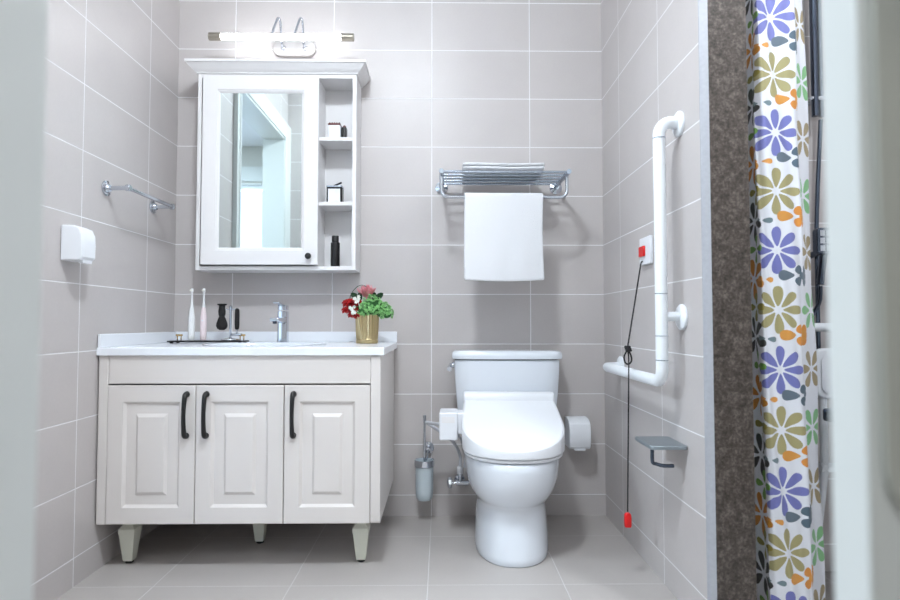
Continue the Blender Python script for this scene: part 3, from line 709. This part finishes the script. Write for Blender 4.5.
for z in (1.525, 1.015, .878, .80):
    G(MB().lathe([(GR+.0008, 0), (GR+.0008, .0022)], (xg, yg, z), 'z', 24).build('joint_ring', M['steel']))

# emergency call plate with pull cord
ec = thing('emergency_call_switch', (XR, -.615, 1.195), 'white wall plate with red emergency call button on the right wall', 'switch')
under(MB().prism(rrect(-.690, -.574, 1.143, 1.248, .005, 3), lambda u, v, h: (XR+h, u, v), -.014, -.001).build('plate', M['plastic'], bevel=.002), ec)
under(MB().prism(rrect(-.642, -.586, 1.175, 1.215, .004, 3), lambda u, v, h: (XR+h, u, v), -.022, -.014).build('button', M['red'], bevel=.002), ec)
M['cordm'] = mat('black cord', rgb(24, 22, 24), .7, var=.05)
kx, ky, kz = XR-.115, -.735, .83
pc_ = thing('pull_cord', (XR-.02, -.60, 1.15), 'thin black pull cord with a knot and red pull, hanging from the call switch', 'cord')
pts = [(XR-.016, -.612, 1.158), (XR-.022, -.615, 1.152), (kx+.045, -.68, .99), (kx, ky, kz)]
o = MB().tube(pts, .0028, 8).build('cord', M['cordm']); under(o, pc_)
o = MB().tube([(kx, ky, kz), (kx+.003, ky-.002, .80), (kx+.004, ky, .76), (kx+.001, ky, .6), (kx+.002, ky+.016, .4), (kx+.001, ky+.022, .238)], .0026, 8, 6).build('cord', M['cordm']); under(o, pc_)
mb = MB()
for k in range(3):
    mb.tube([(kx+.009*math.cos(a)+.002*k, ky+.006*math.sin(a), kz+.004-k*.006+.002*math.sin(2*a)) for a in [2*PI*i/12 for i in range(13)]], .0035, 8)
mb.tube([(kx, ky, kz-.006), (kx-.012, ky, kz-.03), (kx-.009, ky, kz-.052), (kx+.004, ky, kz-.058), (kx+.014, ky, kz-.046), (kx+.012, ky, kz-.025), (kx, ky, kz-.004)], .0032, 8, 6)
under(mb.build('knot', M['cordm']), pc_)
wz = .186; mb = MB()
rings = []
for hx, hy, z in ((.008, .007, .048), (.011, .010, .042), (.0125, .011, .03), (.0125, .011, .004), (.011, .010, -.002)):
    rings.append([(kx+.001+u, ky+.022+v, wz+z) for u, v in rrect(-hx, hx, -hy, hy, .006, 3)])
mb.loft(rings)
under(mb.build('pull', M['red']), pc_)

# paper shelf on the right wall
M['shelfm'] = mat('grey satin steel', rgb(160, 170, 176), .35, .8, var=.03)
ps = thing('paper_holder_shelf', (XR, -.87, .52), 'small grey metal shelf with toilet roll hook on the right wall', 'shelf')
sz = .528
under(MB().prism(rrect(XR-.120, XR-.001, -.985, -.815, .012, 4), lambda u, v, h: (u, v, h), sz-.012, sz).build('shelf', M['shelfm'], bevel=.002), ps)
under(MB().tube([(XR-.110, -.965, sz-.012), (XR-.110, -.965, sz-.048), (XR-.106, -.962, sz-.058), (XR-.095, -.958, sz-.062), (XR-.075, -.965, sz-.066), (XR-.04, -.96, sz-.068)], .006, 12, 5).build('roll_hook', M['dkchrome']), ps)

# ------------------------------------------------------------------ shower curtain
def flower_group():
    g = bpy.data.node_groups.new('flower', 'ShaderNodeTree')
    for nme in ('s', 'v', 'cx', 'cy', 'R', 'N', 'rot', 'W'): g.interface.new_socket(nme, in_out='INPUT', socket_type='NodeSocketFloat')
    g.interface.new_socket('mask', in_out='OUTPUT', socket_type='NodeSocketFloat')
    gi = g.nodes.new('NodeGroupInput'); go = g.nodes.new('NodeGroupOutput')
    I = {k: gi.outputs[k] for k in ('s', 'v', 'cx', 'cy', 'R', 'N', 'rot', 'W')}
    dx = nm(g, 'WRAP', nm(g, 'SUBTRACT', I['s'], I['cx']), PS/2, -PS/2); dy = nm(g, 'WRAP', nm(g, 'SUBTRACT', I['v'], I['cy']), PV/2, -PV/2)
    r = nm(g, 'SQRT', nm(g, 'ADD', nm(g, 'MULTIPLY', dx, dx), nm(g, 'MULTIPLY', dy, dy)))
    th = nm(g, 'ADD', nm(g, 'ARCTAN2', dy, dx), I['rot'])
    hs = nm(g, 'DIVIDE', PI, I['N'])
    ph = nm(g, 'WRAP', th, hs, nm(g, 'MULTIPLY', hs, -1))
    a = nm(g, 'DIVIDE', nm(g, 'MULTIPLY', r, nm(g, 'COSINE', ph)), I['R']); b = nm(g, 'DIVIDE', nm(g, 'MULTIPLY', r, nm(g, 'SINE', ph)), I['R'])
    u = nm(g, 'DIVIDE', nm(g, 'SUBTRACT', a, .58), .42)
    wd = nm(g, 'MULTIPLY', I['W'], nm(g, 'ADD', .85, nm(g, 'MULTIPLY', u, .4)))
    q = nm(g, 'DIVIDE', b, wd)
    d = nm(g, 'ADD', nm(g, 'MULTIPLY', u, u), nm(g, 'MULTIPLY', q, q))
    g.links.new(nm(g, 'LESS_THAN', d, 1), go.inputs[0]); return g
PV = .365; PS = .36
ZB = 1.508    # height of a blue flower centre
m = bpy.data.materials.new('flowered curtain'); m.use_nodes = True; nt = m.node_tree; b = nt.nodes['Principled BSDF']; b.inputs['Roughness'].default_value = .45
b.inputs['Sheen Weight'].default_value = .1
FG = flower_group()
uvn = nt.nodes.new('ShaderNodeUVMap'); su = nt.nodes.new('ShaderNodeSeparateXYZ'); nt.links.new(uvn.outputs[0], su.inputs[0])
col = None; S0 = .0
Fl = [  # cx, cy, R, N, rot, W, colour
    (0, 0, .073, 8, 0, .20, rgb(122, 126, 190)), (0, PV/2, .073, 8, 0, .20, rgb(172, 163, 116)),
    (.150, 0, .062, 6, 0, .24, rgb(168, 152, 118)), (.150, PV/2, .062, 6, 0, .24, rgb(140, 196, 140)),
    (-.105, -.085, .066, 6, .3, .22, rgb(206, 138, 48)), (-.105, -.085+PV/2, .066, 6, .3, .22, rgb(58, 58, 56)),
    (-.088, .01, .045, 4, 0, .26, rgb(112, 160, 74)), (-.088, .01+PV/2, .045, 4, 0, .26, rgb(150, 138, 60)),
    (.084, -PV*.21, .038, 4, PI/4, .40, rgb(88, 108, 122)), (.084, -PV*.21+PV/2, .038, 4, PI/4, .40, rgb(226, 150, 66)),
    (.060, -PV*.21, .058, 2, 0, .30, rgb(104, 118, 130)), (.060, -PV*.21+PV/2, .058, 2, 0, .30, rgb(222, 156, 74)),
    (-.040, -PV*.24, .030, 2, .1, .30, rgb(226, 160, 80)), (-.040, -PV*.24+PV/2, .030, 2, .1, .30, rgb(120, 140, 146)),
]
prev = None
for cx_, cy_, R_, N_, rot_, W_, c_ in Fl:
    gn = nt.nodes.new('ShaderNodeGroup'); gn.node_tree = FG
    nt.links.new(su.outputs[0], gn.inputs['s']); nt.links.new(su.outputs[1], gn.inputs['v'])
    for kx_, v_ in (('cx', cx_), ('cy', cy_+ZB), ('R', R_), ('N', N_), ('rot', rot_), ('W', W_)): gn.inputs[kx_].default_value = v_
    mx = nt.nodes.new('ShaderNodeMix'); mx.data_type = 'RGBA'; nt.links.new(gn.outputs[0], mx.inputs[0])
    if prev: nt.links.new(prev, mx.inputs[6])
    else: mx.inputs[6].default_value = rgb(238, 240, 246)
    mx.inputs[7].default_value = c_; prev = mx.outputs[2]
nt.links.new(prev, b.inputs['Base Color'])
tr_ = nt.nodes.new('ShaderNodeBsdfTranslucent'); nt.links.new(prev, tr_.inputs[0])
ms = nt.nodes.new('ShaderNodeMixShader'); ms.inputs[0].default_value = .12
nt.links.new(b.outputs[0], ms.inputs[1]); nt.links.new(tr_.outputs[0], ms.inputs[2]); nt.links.new(ms.outputs[0], nt.nodes['Material Output'].inputs[0])
M['curtain'] = m
plan = [(1.10, -.935), (1.04, -.92), (.985, -.935), (.979, -.965), (.988, -.975), (1.010, -.970), (1.036, -.975), (1.034, -1.030), (1.018, -1.062), (1.015, -1.080), (1.032, -1.087), (1.062, -1.088), (1.100, -1.090), (1.132, -1.086), (1.146, -1.066), (1.180, -1.035), (1.215, -1.010), (1.208, -.990), (1.17, -.975), (1.15, -.955), (1.18, -.935), (1.20, -.915)]
PL = catmull([Vector((x, y, 0)) for x, y in plan], 6)
sl = [0]
for i in range(1, len(PL)): sl.append(sl[-1]+(PL[i]-PL[i-1]).length)
i0 = min(range(len(PL)), key=lambda i: (PL[i]-Vector((1.064, -1.088, 0))).length+(9 if i < 40 else 0)); s0 = sl[i0]
vs = []; uv = []; fs = []; nz = 60; zt, zb_ = 2.13, .04
for k in range(nz+1):
    t = k/nz; z = zt+(zb_-zt)*t
    for i, p in enumerate(PL):
        lowk = max(0, (1.5-z)/1.5)
        x = p.x+(p.x-1.0)*.10*max(0, .45-z)+(.012+.013*lowk)*min(1, max(0, (i-36)/12))+.004*math.sin(z*3+p.x*20)*.6
        y = p.y+.003*(z-.6)+.005*math.sin(z*5.3+i*.35)+.003*math.sin(z*13+i*.8)
        x += .003*math.sin(z*9+i*.2)
        if i < 30: x = max(x, .978)
        y = max(y, -1.10)
        vs.append((x, y, z)); uv.append((sl[i]-s0, z))
m_ = len(PL)
for k in range(nz):
    for i in range(m_-1): fs.append((k*m_+i, (k+1)*m_+i, (k+1)*m_+i+1, k*m_+i+1))
cu = thing('shower_curtain', (1.09, -1.02, .04), 'white shower curtain printed with blue, olive and orange flowers, bunched beside the granite', 'curtain')
under(MB().add(vs, fs).build('cloth', M['curtain'], angle=80, uv=uv, solid=.0008), cu)
for i in range(5):
    x = 1.0+.05*i
    under(MB().tube([(x, -1.02+.022*math.cos(a), 2.155+.026*math.sin(a)) for a in [2*PI*j/16 for j in range(17)]], .002, 8).build('ring', M['chrome']), cu)
o = MB().tube([(.974, -1.02, 2.16), (XS-.002, -1.02, 2.16)], .0125, 16).build('curtain_rod', M['chrome']); tag(o, 'straight chrome rod carrying the flowered shower curtain', 'rod')

# ------------------------------------------------------------------ behind the curtain: shower fittings and chair
ys = -.66
sr = thing('shower_slide_rail', (1.45, ys, 1.9), 'dark chrome vertical shower rail on the shower wall behind the curtain', 'shower rail')
under(MB().lathe([(.0125, 1.69), (.0125, 2.42)], (1.440, ys-.055, 0), 'z', 18).build('rail', M['dkchrome']), sr)
under(MB().lathe([(.009, 1.69), (.009, 2.42)], (1.466, ys-.050, 0), 'z', 18).build('riser_pipe', M['dkchrome']), sr)
for z in (1.758, 2.36):
    under(MB().tube([(1.425, ys-.055, z), (1.50, ys-.055, z)], .009, 12).tube([(1.453, ys-.055, z), (1.453, ys-.001, z)], .009, 12).build('bracket', M['chrome']), sr)
hs = thing('hand_shower', (1.41, -.76, 1.2), 'dark chrome hand shower resting in its wall holder', 'hand shower')
under(MB().tube([(1.43, ys-.001, 1.17), (1.43, -.74, 1.18)], .012, 12).build('holder', M['dkchrome']), hs)
under(MB().tube([(1.425, -.745, 1.06), (1.43, -.75, 1.13), (1.432, -.765, 1.20)], .0125, 14, 4).build('handle', M['dkchrome']), hs)
mb = MB().prism(rrect(1.383, 1.49, 1.165, 1.26, .014, 4), lambda u, v, h: (u, h, v), -.80, -.77)
under(mb.build('spray_head', M['dkchrome'], bevel=.004), hs)
mb = MB()
for i in range(4):
    for j in range(3): mb.box(1.392+i*.022, 1.409+i*.022, -.8025, -.80, 1.176+j*.027, 1.196+j*.027)
under(mb.build('spray_nozzles', M['chrome']), hs)
o = MB().tube([(1.425, -.745, 1.055), (1.424, -.74, 1.0), (1.41, -.72, .95), (1.385, -.71, .90), (1.37, -.70, .80), (1.40, -.70, .6), (1.45, -.68, .7), (1.455, -.68, 1.0), (1.455, -.685, 1.3), (1.466, -.705, 1.68)], .0075, 10, 8).build('shower_hose', M['dkchrome'])
tag(o, 'dark flexible shower hose hanging beside the shower chair', 'hose')
sg = thing('shower_grab_bar', (1.5, ys, .90), 'white horizontal grab bar on the shower wall behind the chair', 'grab bar')
under(MB().tube([(1.33, ys-.012, .905), (1.33, ys-.06, .905), (1.34, ys-.075, .905), (1.75, ys-.075, .905), (1.76, ys-.06, .905), (1.76, ys-.012, .905)], .016, 14).build('tube', M['nylon']), sg)
for x in (1.33, 1.76): under(MB().lathe([(.036, -.001), (.036, -.01), (.02, -.013)], (x, ys, .905), 'y', 24).build('wall_flange', M['nylon']), sg)
sc_ = thing('shower_chair', (1.52, -.95, 0), 'white shower chair with padded backrest and dark blue seat front behind the curtain', 'chair')
def H_(o): return under(o, sc_)
M['blue'] = mat('dark blue vinyl', rgb(24, 52, 80), .3, var=.03)
H_(MB().prism(rrect(1.303, 1.73, .665, .835, .035, 8), lambda u, v, h: (u, h, v), -.90, -.87).build('backrest', M['plastic'], bevel=.008, seg=3))
H_(MB().prism(rrect(1.322, 1.712, .685, .812, .025, 8), lambda u, v, h: (u, h, v), -.904, -.901).build('backrest_pad', M['plastic'], bevel=.001))
H_(MB().prism(rrect(1.298, 1.735, -1.22, -.92, .03, 6), lambda u, v, h: (u, v, h), .60, .64).build('seat', M['blue'], bevel=.008, seg=3))
for x, s in ((1.335, 1), (1.70, -1)):
    H_(MB().tube([(x, -.885, .70), (x, -.885, .42), (x-.045*s, -.87, .02)], .0125, 12).build('leg', M['nylon']))
    H_(MB().tube([(x, -1.18, .60), (x, -1.18, .44), (x-.035*s, -1.20, .02)], .0125, 12).build('leg', M['nylon']))
    for y in (-.87, -1.20):
        H_(MB().lathe([(.02, 0), (.022, .004), (.017, .034)], (x-(.045 if y > -1 else .035)*s, y, 0), n=16).build('rubber_foot', M['plastic']))
H_(MB().tube([(1.32, -.885, .435), (1.715, -.885, .435)], .015, 12).build('cross_bar', M['nylon']))
H_(MB().tube([(1.32, -1.18, .435), (1.715, -1.18, .435)], .012, 12).build('cross_bar', M['nylon']))
